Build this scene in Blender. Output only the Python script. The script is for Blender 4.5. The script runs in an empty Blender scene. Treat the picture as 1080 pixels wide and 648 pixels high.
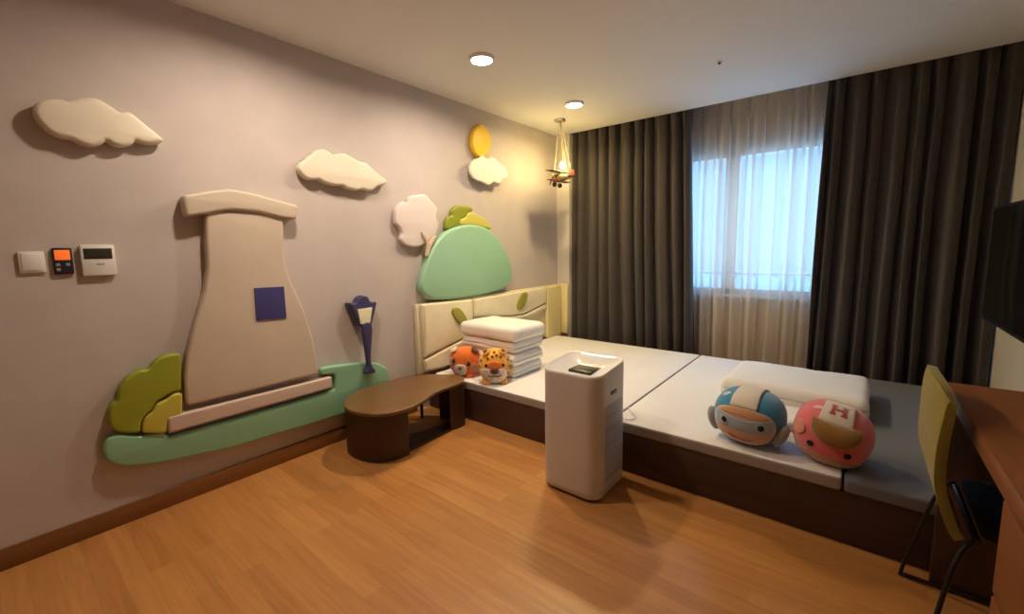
import bpy, bmesh, math, random
from mathutils import Vector, Matrix, noise
random.seed(7)
PI = math.pi
C = bpy.context.scene.collection
SC = bpy.context.scene
MT = .2865    # height of the mattress tops

# ------------------------------------------------------------------ materials
def mat(name, col, rough=.6, metal=0., sheen=0., coat=0., spec=.5, noise_scale=None, noise_amt=.12, bump=0., bump_scale=200., emit=None, estr=0.):
    m = bpy.data.materials.new(name); m.use_nodes = True
    nt = m.node_tree; p = nt.nodes['Principled BSDF']
    p.inputs['Base Color'].default_value = (*col, 1); p.inputs['Roughness'].default_value = rough
    p.inputs['Metallic'].default_value = metal; p.inputs['Sheen Weight'].default_value = sheen
    p.inputs['Coat Weight'].default_value = coat; p.inputs['Specular IOR Level'].default_value = spec
    if emit: p.inputs['Emission Color'].default_value = (*emit, 1); p.inputs['Emission Strength'].default_value = estr
    tc = nt.nodes.new('ShaderNodeTexCoord')
    if noise_scale:
        n = nt.nodes.new('ShaderNodeTexNoise'); n.inputs['Scale'].default_value = noise_scale; n.inputs['Detail'].default_value = 4
        nt.links.new(tc.outputs['Object'], n.inputs['Vector'])
        r = nt.nodes.new('ShaderNodeValToRGB')
        r.color_ramp.elements[0].position = .3; r.color_ramp.elements[1].position = .7
        r.color_ramp.elements[0].color = (*[c*(1-noise_amt) for c in col], 1)
        r.color_ramp.elements[1].color = (*[min(1, c*(1+noise_amt)) for c in col], 1)
        nt.links.new(n.outputs['Fac'], r.inputs['Fac']); nt.links.new(r.outputs['Color'], p.inputs['Base Color'])
    if bump:
        n2 = nt.nodes.new('ShaderNodeTexNoise'); n2.inputs['Scale'].default_value = bump_scale; n2.inputs['Detail'].default_value = 2
        nt.links.new(tc.outputs['Object'], n2.inputs['Vector'])
        b = nt.nodes.new('ShaderNodeBump'); b.inputs['Strength'].default_value = bump; b.inputs['Distance'].default_value = .004
        nt.links.new(n2.outputs['Fac'], b.inputs['Height']); nt.links.new(b.outputs['Normal'], p.inputs['Normal'])
    return m

def wood(name, c0, c1, rough, scale=(1.5, 22, 22), coat=0.):
    m = mat(name, c0, rough, coat=coat); nt = m.node_tree; p = nt.nodes['Principled BSDF']
    tc = nt.nodes.new('ShaderNodeTexCoord'); mp = nt.nodes.new('ShaderNodeMapping'); mp.inputs['Scale'].default_value = scale
    n = nt.nodes.new('ShaderNodeTexNoise'); n.inputs['Scale'].default_value = 2; n.inputs['Detail'].default_value = 6; n.inputs['Distortion'].default_value = .6
    r = nt.nodes.new('ShaderNodeValToRGB'); r.color_ramp.elements[0].position = .3; r.color_ramp.elements[1].position = .72
    r.color_ramp.elements[0].color = (*c0, 1); r.color_ramp.elements[1].color = (*c1, 1)
    nt.links.new(tc.outputs['Object'], mp.inputs['Vector']); nt.links.new(mp.outputs['Vector'], n.inputs['Vector'])
    nt.links.new(n.outputs['Fac'], r.inputs['Fac']); nt.links.new(r.outputs['Color'], p.inputs['Base Color'])
    return m

def floor_mat():
    m = mat('laminate_floor', (.5, .25, .1), .36); nt = m.node_tree; p = nt.nodes['Principled BSDF']
    tc = nt.nodes.new('ShaderNodeTexCoord')
    br = nt.nodes.new('ShaderNodeTexBrick'); br.offset = .37; br.squash = 1
    br.inputs['Scale'].default_value = 1; br.inputs['Brick Width'].default_value = .78; br.inputs['Row Height'].default_value = .074
    br.inputs['Mortar Size'].default_value = .0006; br.inputs['Bias'].default_value = 0
    br.inputs['Color1'].default_value = (.52, .243, .074, 1); br.inputs['Color2'].default_value = (.425, .185, .052, 1); br.inputs['Mortar'].default_value = (.38, .165, .05, 1)
    mp = nt.nodes.new('ShaderNodeMapping'); mp.inputs['Scale'].default_value = (1.1, 16, 1)
    n = nt.nodes.new('ShaderNodeTexNoise'); n.inputs['Scale'].default_value = 2.2; n.inputs['Detail'].default_value = 7; n.inputs['Distortion'].default_value = .8
    r = nt.nodes.new('ShaderNodeValToRGB'); r.color_ramp.elements[0].color = (.8, .77, .72, 1); r.color_ramp.elements[1].color = (1.1, 1.1, 1.1, 1)
    r.color_ramp.elements[0].position = .25; r.color_ramp.elements[1].position = .75
    mx = nt.nodes.new('ShaderNodeMix'); mx.data_type = 'RGBA'; mx.blend_type = 'MULTIPLY'; mx.inputs['Factor'].default_value = 1
    L = nt.links
    L.new(tc.outputs['Object'], br.inputs['Vector']); L.new(tc.outputs['Object'], mp.inputs['Vector']); L.new(mp.outputs['Vector'], n.inputs['Vector'])
    L.new(n.outputs['Fac'], r.inputs['Fac']); L.new(br.outputs['Color'], mx.inputs['A']); L.new(r.outputs['Color'], mx.inputs['B'])
    L.new(mx.outputs['Result'], p.inputs['Base Color'])
    return m

def cloth_see_through(name, col, alpha):
    m = bpy.data.materials.new(name); m.use_nodes = True; nt = m.node_tree; nt.nodes.clear()
    out = nt.nodes.new('ShaderNodeOutputMaterial'); t = nt.nodes.new('ShaderNodeBsdfTransparent')
    d = nt.nodes.new('ShaderNodeBsdfDiffuse'); d.inputs['Color'].default_value = (*col, 1)
    tl = nt.nodes.new('ShaderNodeBsdfTranslucent'); tl.inputs['Color'].default_value = (*col, 1)
    a = nt.nodes.new('ShaderNodeMixShader'); a.inputs[0].default_value = .45
    b = nt.nodes.new('ShaderNodeMixShader'); b.inputs[0].default_value = alpha
    nt.links.new(d.outputs[0], a.inputs[1]); nt.links.new(tl.outputs[0], a.inputs[2])
    nt.links.new(t.outputs[0], b.inputs[1]); nt.links.new(a.outputs[0], b.inputs[2]); nt.links.new(b.outputs[0], out.inputs[0])
    return m

def glass_mat(name, tint, gloss=.08, frost=0.):
    m = bpy.data.materials.new(name); m.use_nodes = True; nt = m.node_tree; nt.nodes.clear()
    out = nt.nodes.new('ShaderNodeOutputMaterial'); t = nt.nodes.new('ShaderNodeBsdfTransparent'); t.inputs['Color'].default_value = (*tint, 1)
    base = t
    if frost:
        tl = nt.nodes.new('ShaderNodeBsdfTranslucent'); tl.inputs['Color'].default_value = (*tint, 1)
        f = nt.nodes.new('ShaderNodeMixShader'); f.inputs[0].default_value = frost
        nt.links.new(t.outputs[0], f.inputs[1]); nt.links.new(tl.outputs[0], f.inputs[2]); base = f
    g = nt.nodes.new('ShaderNodeBsdfGlossy'); g.inputs['Roughness'].default_value = .03
    x = nt.nodes.new('ShaderNodeMixShader'); x.inputs[0].default_value = gloss
    nt.links.new(base.outputs[0], x.inputs[1]); nt.links.new(g.outputs[0], x.inputs[2]); nt.links.new(x.outputs[0], out.inputs[0])
    return m

# ------------------------------------------------------------------ objects
def wloc(o):
    v = Vector((0, 0, 0))
    while o: v += o.location; o = o.parent
    return v

def link(name, bm, m, parent=None, org=None, smooth=True, angle=40):
    """bm holds world coordinates; the object's origin goes to its parent's origin, or to org"""
    if parent and parent.name.startswith('plush_toy') or (parent and parent.parent and parent.parent.name.startswith('plush_toy')):
        for v in bm.verts: v.co.z = max(v.co.z, MT)
    off = wloc(parent) if parent else Vector(org or (0, 0, 0))
    bmesh.ops.recalc_face_normals(bm, faces=bm.faces[:])
    bmesh.ops.translate(bm, verts=bm.verts[:], vec=-off)
    me = bpy.data.meshes.new(name); bm.to_mesh(me); bm.free()
    for mm in (m if isinstance(m, (list, tuple)) else [m]): me.materials.append(mm)
    if smooth:
        me.polygons.foreach_set('use_smooth', [True]*len(me.polygons))
        me.set_sharp_from_angle(angle=math.radians(angle))
    o = bpy.data.objects.new(name, me); C.objects.link(o)
    if parent: o.parent = parent
    else: o.location = off
    return o

def tag(o, label, cat, group=None):
    o['label'] = label; o['category'] = cat
    if group: o['group'] = group
    return o

def thing(name, label, cat, loc, group=None):
    o = bpy.data.objects.new(name, None); o.empty_display_size = .05; C.objects.link(o); o.location = loc
    return tag(o, label, cat, group)

def struct(o): o['kind'] = 'structure'; return o

def box(bm, x0, x1, y0, y1, z0, z1, bev=0., seg=2):
    t = bmesh.new(); bmesh.ops.create_cube(t, size=1)
    for v in t.verts:
        v.co = Vector(((x0+x1)/2+v.co.x*(x1-x0), (y0+y1)/2+v.co.y*(y1-y0), (z0+z1)/2+v.co.z*(z1-z0)))
    if bev: bmesh.ops.bevel(t, geom=t.edges[:], offset=bev, segments=seg, affect='EDGES', profile=.5)
    merge(bm, t); return bm

def B(*a, **k): return box(bmesh.new(), *a, **k)

def merge(bm, t, mtx=None):
    if mtx: bmesh.ops.transform(t, matrix=mtx, verts=t.verts[:])
    me = bpy.data.meshes.new('tmp'); t.to_mesh(me); t.free(); bm.from_mesh(me); bpy.data.meshes.remove(me)
    return bm

def catmull(pts, n=4, closed=True):
    out = []; N = len(pts)
    for i in range(N if closed else N-1):
        g = lambda k: Vector(pts[k % N]) if closed else Vector(pts[min(max(k, 0), N-1)])
        p0, p1, p2, p3 = g(i-1), g(i), g(i+1), g(i+2)
        for j in range(n):
            t = j/n
            out.append(.5*((2*p1)+(p2-p0)*t+(2*p0-5*p1+4*p2-p3)*t*t+(3*p1-p0-3*p2+p3)*t**3))
    if not closed: out.append(Vector(pts[-1]))
    return out

def tube(bm, pts, r, seg=10, closed=False, smooth=0, caps=True):
    P = [Vector(p) for p in pts]
    if smooth: P = catmull(P, smooth, closed)
    n = len(P); rings = []; prev = None
    for i, p in enumerate(P):
        d = (P[(i+1) % n]-P[i-1]) if closed else (P[min(i+1, n-1)]-P[max(i-1, 0)])
        d.normalize()
        if prev is None:
            a = Vector((0, 0, 1)) if abs(d.z) < .9 else Vector((1, 0, 0)); u = d.cross(a).normalized()
        else: u = (prev-d*prev.dot(d)).normalized()
        prev = u; w = d.cross(u); rr = r[i] if isinstance(r, (list, tuple)) else r
        rings.append([bm.verts.new(p+(u*math.cos(2*PI*k/seg)+w*math.sin(2*PI*k/seg))*rr) for k in range(seg)])
    for i in range(n if closed else n-1):
        a, b = rings[i], rings[(i+1) % n]
        for k in range(seg): bm.faces.new((a[k], a[(k+1) % seg], b[(k+1) % seg], b[k]))
    if not closed and caps: bm.faces.new(rings[0][::-1]); bm.faces.new(rings[-1])
    return bm

def lathe(bm, prof, cx, cy, seg=32, caps=True):
    rings = [[bm.verts.new((cx+r*math.cos(2*PI*k/seg), cy+r*math.sin(2*PI*k/seg), z)) for k in range(seg)] for r, z in prof]
    for a, b in zip(rings, rings[1:]):
        for k in range(seg): bm.faces.new((a[k], a[(k+1) % seg], b[(k+1) % seg], b[k]))
    if caps: bm.faces.new(rings[0][::-1]); bm.faces.new(rings[-1])
    return bm

def prism(pts2, bevel, depth, res=3):
    """filled outline with rounded edges, lying in local XY, thickness depth centred on local z = 0"""
    cu = bpy.data.curves.new('tmp', 'CURVE'); cu.dimensions = '2D'; cu.fill_mode = 'BOTH'
    s = cu.splines.new('POLY'); s.points.add(len(pts2)-1)
    for q, p in zip(s.points, pts2): q.co = (p[0], p[1], 0, 1)
    s.use_cyclic_u = True
    cu.bevel_depth = bevel; cu.bevel_resolution = res; cu.offset = -bevel; cu.extrude = max(depth/2-bevel, .0001)
    o = bpy.data.objects.new('tmp', cu); C.objects.link(o)
    dg = bpy.context.evaluated_depsgraph_get(); dg.update()
    me = bpy.data.meshes.new_from_object(o.evaluated_get(dg))
    bm = bmesh.new(); bm.from_mesh(me)
    bmesh.ops.remove_doubles(bm, verts=bm.verts[:], dist=.0002)
    bpy.data.objects.remove(o); bpy.data.curves.remove(cu); bpy.data.meshes.remove(me)
    return bm

def roundpoly(pts, r=.012, n=4):
    out = []; N = len(pts)
    for i in range(N):
        p0, p1, p2 = Vector(pts[i-1]), Vector(pts[i]), Vector(pts[(i+1) % N])
        a = p0-p1; b = p2-p1; ra = min(r, a.length*.45, b.length*.45)
        A = p1+a.normalized()*ra; E = p1+b.normalized()*ra
        for j in range(n+1):
            t = j/n; out.append((1-t)**2*A+2*t*(1-t)*p1+t*t*E)
    return out

def pad(name, pts, x0, x1, m, parent=None, org=None, bevel=.014, smooth=3, rnd=0., puff=0.):
    """upholstered panel on the left wall: outline in (y, z), thickness from x0 to x1"""
    P = roundpoly(pts, rnd) if rnd else (catmull(pts, smooth) if smooth else [Vector(p) for p in pts])
    bm = prism(P, bevel, x1-x0, 4)
    for v in bm.verts: v.co = Vector(((x0+x1)/2+v.co.z, v.co.x, v.co.y))
    return link(name, bm, m, parent, org, angle=55)

def rbox(sx, sy, sz, r, cuts=12):
    """rounded box centred on the origin with an even grid on its faces"""
    bm = bmesh.new(); bmesh.ops.create_cube(bm, size=2)
    bmesh.ops.subdivide_edges(bm, edges=bm.edges[:], cuts=cuts, use_grid_fill=True)
    h = Vector((sx/2, sy/2, sz/2))
    for v in bm.verts:
        p = []
        for k in range(3):
            # spend more of the grid on the rounded rim
            t = v.co[k]; s = abs(t); f = 1-r/h[k]; q = .72
            p.append(math.copysign((s/q*f if s < q else f+(s-q)/(1-q)*(1-f))*h[k], t))
        p = Vector(p); inner = Vector([max(-(h[k]-r), min(h[k]-r, p[k])) for k in range(3)])
        d = p-inner
        v.co = inner+d.normalized()*r if d.length > 1e-6 else p
    return bm
LENS, BULB, SKY, EXPO = 290., 150., 1.0, .93
S = {  # padded outlines on the left wall, (y, z) in metres
'cloud_a': [(0.193,1.801),(0.21,1.83),(0.239,1.848),(0.272,1.855),(0.293,1.853),(0.324,1.871),(0.369,1.884),(0.396,1.878),(0.422,1.863),(0.449,1.845),(0.479,1.852),(0.507,1.833),(0.54,1.802),(0.569,1.778),(0.589,1.752),(0.571,1.736),(0.533,1.725),(0.507,1.725),(0.49,1.731),(0.476,1.714),(0.445,1.699),(0.416,1.7),(0.394,1.714),(0.379,1.7),(0.35,1.684),(0.323,1.685),(0.303,1.693),(0.286,1.702),(0.253,1.705),(0.226,1.719),(0.209,1.741),(0.195,1.766)],
'cloud_b': [(1.198,1.705),(1.213,1.739),(1.244,1.761),(1.258,1.781),(1.294,1.804),(1.314,1.824),(1.353,1.835),(1.388,1.825),(1.411,1.813),(1.445,1.822),(1.488,1.831),(1.529,1.818),(1.586,1.798),(1.639,1.792),(1.684,1.761),(1.73,1.733),(1.777,1.707),(1.793,1.692),(1.759,1.667),(1.717,1.657),(1.675,1.625),(1.644,1.619),(1.598,1.625),(1.56,1.612),(1.523,1.618),(1.488,1.621),(1.467,1.635),(1.419,1.631),(1.385,1.633),(1.346,1.642),(1.315,1.657),(1.283,1.65),(1.245,1.652),(1.217,1.673)],
'sun': [(2.633,2.105),(2.654,2.178),(2.695,2.233),(2.747,2.261),(2.804,2.255),(2.852,2.21),(2.876,2.147),(2.856,2.08),(2.809,2.018),(2.745,1.994),(2.687,2.003),(2.649,2.046)],
'cloud_c': [(2.575,1.877),(2.598,1.928),(2.651,1.965),(2.699,1.981),(2.732,2.007),(2.786,1.985),(2.871,2.006),(2.958,1.972),(3.018,1.952),(3.047,1.914),(3.071,1.892),(3.039,1.85),(2.984,1.834),(2.946,1.792),(2.865,1.799),(2.807,1.769),(2.724,1.784),(2.645,1.797),(2.594,1.827)],
'crown': [(1.848,1.46),(1.861,1.521),(1.919,1.57),(1.957,1.565),(1.978,1.605),(2.058,1.627),(2.13,1.632),(2.181,1.588),(2.233,1.543),(2.223,1.476),(2.242,1.419),(2.217,1.352),(2.156,1.302),(2.112,1.278),(2.059,1.254),(1.978,1.25),(1.912,1.271),(1.882,1.309),(1.897,1.348),(1.881,1.385),(1.851,1.415)],
'trunk': [(2.064,1.359),(2.088,1.35),(2.122,1.308),(2.131,1.286),(2.171,1.325),(2.192,1.338),(2.203,1.329),(2.169,1.279),(2.135,1.227),(2.113,1.182),(2.089,1.182),(2.102,1.24),(2.101,1.286),(2.07,1.331)],
'bush_d': [(2.326,1.385),(2.325,1.442),(2.349,1.483),(2.391,1.492),(2.392,1.533),(2.448,1.573),(2.527,1.578),(2.598,1.577),(2.624,1.546),(2.57,1.524),(2.533,1.484),(2.478,1.464),(2.467,1.421),(2.386,1.396)],
'bush_l': [(2.473,1.464),(2.529,1.484),(2.555,1.518),(2.624,1.527),(2.691,1.505),(2.756,1.486),(2.811,1.443),(2.844,1.396),(2.754,1.404),(2.645,1.416),(2.541,1.421),(2.471,1.422)],
'hill': [(2.033,0.931),(2.046,1.022),(2.084,1.111),(2.131,1.201),(2.204,1.292),(2.297,1.36),(2.412,1.406),(2.531,1.427),(2.656,1.426),(2.765,1.404),(2.878,1.346),(2.972,1.261),(3.056,1.148),(3.11,1.033),(3.103,0.951),(3.036,0.883),(2.911,0.853),(2.745,0.837),(2.57,0.832),(2.367,0.831),(2.2,0.842),(2.097,0.866)],
'hb1': [(2.02,0.828),(2.558,0.807),(2.562,0.659),(2.491,0.508),(2.237,0.46),(2.026,0.415)],
'hb2': [(2.577,0.807),(3.186,0.814),(3.658,0.817),(3.656,0.659),(3.27,0.592),(3.131,0.595),(2.576,0.655)],
'hb3': [(2.027,0.405),(2.24,0.449),(2.496,0.499),(2.579,0.645),(3.131,0.586),(3.282,0.584),(3.656,0.646),(3.655,0.586),(3.334,0.551),(2.94,0.55),(2.595,0.434),(2.437,0.341),(2.247,0.306),(2.033,0.311)],
'hb5': [(3.67,0.819),(3.921,0.816),(3.928,0.257),(3.664,0.278)],
'leaf1': [(2.312,0.743),(2.323,0.763),(2.362,0.765),(2.406,0.744),(2.441,0.707),(2.471,0.656),(2.475,0.622),(2.452,0.604),(2.419,0.609),(2.375,0.637),(2.337,0.681),(2.314,0.717)],
'leaf2': [(3.144,0.667),(3.145,0.705),(3.179,0.763),(3.23,0.797),(3.281,0.803),(3.307,0.785),(3.301,0.743),(3.263,0.676),(3.219,0.643),(3.173,0.637)],
'roof': [(0.633,1.505),(0.724,1.531),(0.833,1.556),(0.935,1.542),(1.044,1.52),(1.17,1.493),(1.159,1.415),(1.083,1.417),(0.963,1.444),(0.824,1.449),(0.715,1.422),(0.638,1.404)],
'tower': [(0.727,1.442),(1.093,1.462),(1.085,1.298),(1.081,1.173),(1.106,1.067),(1.167,0.893),(1.208,0.723),(1.228,0.488),(0.564,0.491),(0.569,0.627),(0.59,0.746),(0.638,0.911),(0.686,1.041),(0.711,1.162),(0.715,1.297)],
'beam': [(0.487,0.464),(1.307,0.456),(1.309,0.382),(0.485,0.381)],
'green': [(0.256,0.381),(0.277,0.437),(0.326,0.435),(0.383,0.402),(0.47,0.398),(0.482,0.361),(0.836,0.359),(1.33,0.361),(1.337,0.46),(1.245,0.476),(1.248,0.519),(1.331,0.516),(1.485,0.5),(1.652,0.462),(1.728,0.398),(1.731,0.308),(1.636,0.201),(1.376,0.186),(1.15,0.191),(0.752,0.205),(0.442,0.245),(0.32,0.28),(0.267,0.324)],
'lhead': [(1.448,0.901),(1.503,0.892),(1.521,0.925),(1.554,0.94),(1.586,0.93),(1.605,0.889),(1.654,0.887),(1.605,0.741),(1.511,0.736)],
'lglass': [(1.501,0.855),(1.609,0.855),(1.587,0.754),(1.516,0.755)],
'lpost': [(1.528,0.746),(1.597,0.743),(1.584,0.599),(1.576,0.52),(1.582,0.459),(1.607,0.426),(1.594,0.411),(1.535,0.417),(1.521,0.437),(1.545,0.471),(1.539,0.587)],
'wwin': [(0.909,1.043),(1.062,1.039),(1.063,0.86),(0.906,0.867)],
'bush2d': [(0.569,0.756),(0.533,0.758),(0.494,0.755),(0.462,0.733),(0.445,0.705),(0.409,0.709),(0.364,0.684),(0.333,0.646),(0.323,0.592),(0.302,0.582),(0.289,0.546),(0.286,0.501),(0.296,0.464),(0.327,0.436),(0.389,0.418),(0.394,0.468),(0.411,0.495),(0.436,0.509),(0.454,0.545),(0.493,0.563),(0.517,0.573),(0.555,0.571)],
'bush2l': [(0.556,0.563),(0.518,0.569),(0.493,0.546),(0.455,0.54),(0.436,0.503),(0.409,0.488),(0.396,0.463),(0.392,0.416),(0.478,0.384),(0.49,0.446),(0.547,0.458)],
}
# ------------------------------------------------------------------ palette
M_wall = mat('wallpaper', (.54, .485, .465), .85, noise_scale=5, noise_amt=.04, bump=.25, bump_scale=260)
M_wallr = mat('painted_wall', (.68, .64, .57), .8, bump=.1, bump_scale=200)
M_wallw = mat('shaded_window_wall', (.34, .30, .26), .85)  # colour darkened to carry the shade behind the sheer curtain
M_ceil = mat('ceiling_paint', (.74, .735, .72), .9)
M_floor = floor_mat()
M_base = wood('baseboard_wood', (.17, .066, .018), (.23, .092, .028), .45, (1, 1, 30))
M_cream = mat('cream_leatherette', (.74, .66, .47), .5, noise_scale=7, noise_amt=.04, bump=.12, bump_scale=350)
M_creamhb = mat('headboard_leatherette', (.80, .73, .52), .5, noise_scale=7, noise_amt=.04, bump=.12, bump_scale=350)
M_yellowhb = mat('yellow_leatherette', (.80, .70, .36), .5, bump=.12, bump_scale=350)
M_tan = mat('beige_leatherette', (.57, .485, .39), .55, noise_scale=7, noise_amt=.04, bump=.12, bump_scale=350)
M_tan2 = mat('pink_beige_leatherette', (.60, .48, .41), .55, noise_scale=7, noise_amt=.04, bump=.12, bump_scale=350)
M_cloud = mat('ivory_leatherette', (.74, .68, .55), .5, noise_scale=7, noise_amt=.03, bump=.12, bump_scale=350)
M_pinkwhite = mat('pale_pink_leatherette', (.72, .64, .62), .5, bump=.12, bump_scale=350)
M_white_l = mat('white_leatherette', (.82, .78, .68), .5, bump=.12, bump_scale=350)
M_sun = mat('yellow_sun_leatherette', (.88, .53, .012), .45, bump=.12, bump_scale=350)
M_mint = mat('mint_leatherette', (.25, .50, .32), .5, noise_scale=5, noise_amt=.04, bump=.12, bump_scale=350)
M_minth = mat('mint_hill_leatherette', (.31, .56, .37), .42, noise_scale=5, noise_amt=.03, bump=.1, bump_scale=350)
M_olive = mat('olive_leatherette', (.27, .31, .022), .5, bump=.12, bump_scale=350)
M_lime = mat('lime_leatherette', (.52, .46, .06), .5, bump=.12, bump_scale=350)
M_limet = mat('yellow_green_leatherette', (.56, .53, .10), .5, bump=.12, bump_scale=350)
M_leaf = mat('leaf_leatherette', (.34, .33, .05), .45, bump=.12, bump_scale=350)
M_navy = mat('navy_leatherette', (.045, .042, .125), .45, bump=.1, bump_scale=350)
M_wwin = mat('window_patch_blue', (.045, .045, .19), .5)
M_lampglass = mat('lamp_pane_cream', (.80, .80, .55), .4)
M_trunk = mat('trunk_leatherette', (.66, .50, .38), .5)
M_white = mat('white_plastic', (.78, .77, .75), .35)
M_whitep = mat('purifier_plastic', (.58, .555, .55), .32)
M_greyp = mat('grille_plastic', (.46, .46, .48), .4)
M_black = mat('black_plastic', (.012, .012, .012), .35)
M_blackgl = mat('black_glass', (.008, .008, .009), .12)
M_dark = mat('dark_plastic', (.02, .018, .03), .4)
M_disp = mat('dark_display', (.035, .033, .025), .2)
M_orange_scr = mat('orange_display', (.75, .16, .03), .3, emit=(1., .18, .03), estr=.28)
M_key = mat('key_print', (.3, .3, .38), .5)
M_metal = mat('brushed_metal', (.55, .53, .5), .3, metal=1)
M_blackm = mat('black_steel', (.018, .016, .015), .35, metal=.3)
M_bedbase = wood('dark_bed_wood', (.052, .025, .017), (.075, .038, .026), .5, (1.2, 18, 18))
M_table = wood('brown_table_top', (.135, .070, .026), (.20, .105, .040), .3, (14, 1.5, 14))
M_tableleg = wood('dark_table_wood', (.040, .019, .013), (.060, .029, .019), .45, (9, 9, 1.5))
M_desk = wood('reddish_desk_wood', (.20, .072, .020), (.28, .105, .032), .38, (20, 1.4, 20))
M_sheet = mat('white_sheet', (.80, .78, .76), .85, sheen=.1, noise_scale=6, noise_amt=.02, bump=.12, bump_scale=90)
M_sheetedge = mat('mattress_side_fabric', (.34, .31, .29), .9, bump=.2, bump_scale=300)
M_greymat = mat('grey_mattress_cover', (.16, .165, .175), .9, bump=.2, bump_scale=300)
M_duvet = mat('white_cotton', (.84, .82, .78), .9, sheen=.15, bump=.15, bump_scale=60)
M_curtain = mat('taupe_curtain', (.060, .048, .043), .75, sheen=.25, noise_scale=30, noise_amt=.08, bump=.15, bump_scale=400)
M_sheer = cloth_see_through('sheer_voile', (.86, .78, .68), .5)
M_frame = mat('window_frame_white', (.62, .62, .62), .4)
M_glass = glass_mat('window_glass', (.95, .98, 1.), .06)
M_frost = glass_mat('frosted_glass', (.70, .80, .86), .06, .3)
M_fabric_ol = mat('olive_chair_fabric', (.26, .21, .03), .8, sheen=.2, noise_scale=40, noise_amt=.1, bump=.2, bump_scale=400)
M_seat = mat('black_seat_fabric', (.012, .011, .010), .95)
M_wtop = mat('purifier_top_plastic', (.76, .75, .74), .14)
M_lens = mat('downlight_lens', (1, 1, 1), .5, emit=(1., .80, .61), estr=LENS)
M_lensy = mat('warm_downlight_lens', (1, 1, 1), .5, emit=(1.1, .82, .38), estr=LENS)
M_bulb = mat('pendant_bulb_glow', (1, 1, 1), .5, emit=(1., .74, .28), estr=BULB)
M_ring = mat('downlight_ring_white', (.8, .79, .76), .4)
M_cord = mat('pale_cord', (.60, .52, .33), .5)
plush = lambda n, c: mat(n, c, .95, sheen=.5, bump=.5, bump_scale=500)
P_blue, P_white, P_peach = plush('plush_blue', (.028, .26, .50)), plush('plush_white', (.72, .66, .58)), plush('plush_peach', (.66, .41, .30))
P_mask, P_orangeb, P_grey = plush('plush_grey_blue', (.36, .47, .56)), plush('plush_orange_brow', (.66, .38, .20)), plush('plush_grey', (.33, .35, .37))
P_pink, P_pinkl, P_visor = plush('plush_pink', (.76, .165, .19)), plush('plush_light_pink', (.85, .50, .50)), plush('plush_olive_brown', (.26, .13, .018))
P_salmon = plush('plush_salmon', (.70, .26, .20))
P_tan, P_red = plush('plush_tan', (.50, .28, .17)), plush('plush_red', (.42, .04, .05))
P_orange, P_amber, P_spot = plush('plush_orange', (.80, .17, .015)), plush('plush_amber', (.90, .44, .05)), plush('plush_brown_spot', (.16, .07, .015))
P_brown, P_gloss, P_pale = plush('plush_brown', (.12, .035, .015)), mat('gloss_black_eye', (.01, .008, .008), .12), plush('plush_pale_blue', (.62, .74, .85))

# ------------------------------------------------------------------ the room
RX, RY0, RY1, H, PK = 3.29, -1.7, 4.27, 2.4, 2.52
WX0, WX1, WZ0, WZ1 = 1.06, 2.62, .78, 2.05
struct(link('floor', B(-.12, RX+.12, RY0-.12, RY1+.12, -.1, 0), M_floor, smooth=False))
struct(link('ceiling', B(-.12, RX+.12, RY0-.12, 4.0, H, H+.16), M_ceil, smooth=False))
struct(link('ceiling_recess', B(-.12, RX+.12, 4.0, RY1+.12, PK, PK+.04), M_ceil, smooth=False))
struct(link('wall_left', B(-.12, 0, RY0-.12, RY1+.12, 0, PK), M_wall, smooth=False))
struct(link('wall_right', B(RX, RX+.12, RY0-.12, RY1+.12, 0, PK), M_wallr, smooth=False))
struct(link('wall_rear', B(0, RX, RY0-.12, RY0, 0, H), M_wallr, smooth=False))
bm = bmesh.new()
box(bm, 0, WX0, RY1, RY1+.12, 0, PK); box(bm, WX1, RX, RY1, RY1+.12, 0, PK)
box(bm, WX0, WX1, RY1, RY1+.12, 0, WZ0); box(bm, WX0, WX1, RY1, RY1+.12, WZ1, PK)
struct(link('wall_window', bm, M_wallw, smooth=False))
struct(link('trim_1', B(0, .152, 3.985, RY1, 0, H), M_wallr, smooth=False))      # pier between the left wall and the curtain
bm = B(0, .014, RY0, 1.992, .0, .088, .003)
struct(link('baseboard_left', bm, M_base))
# window
fr = bmesh.new(); y0, y1 = RY1+.02, RY1+.09
for x0, x1, z0, z1 in [(WX0, WX0+.05, WZ0, WZ1), (WX1-.05, WX1, WZ0, WZ1), (WX0, WX1, WZ0, WZ0+.05), (WX0, WX1, WZ1-.05, WZ1),
                       (1.60, 1.71, WZ0, WZ1), (WX0, WX1, .962, .978)]:
    box(fr, x0, x1, y0, y1, z0, z1, .004)
win = struct(link('window_1', fr, M_frame))
for x0, x1 in ((WX0+.05, 1.60), (1.71, WX1-.05)):
    link('pane', B(x0-.005, x1+.005, RY1+.05, RY1+.056, .975, WZ1-.04), M_glass, win, smooth=False)
    link('frosted_pane', B(x0-.005, x1+.005, RY1+.05, RY1+.056, WZ0+.04, .965), M_frost, win, smooth=False)
link('window_sill', B(WX0-.03, WX1+.03, RY1-.03, RY1+.03, WZ0-.025, WZ0, .004), M_frame, win)

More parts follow.
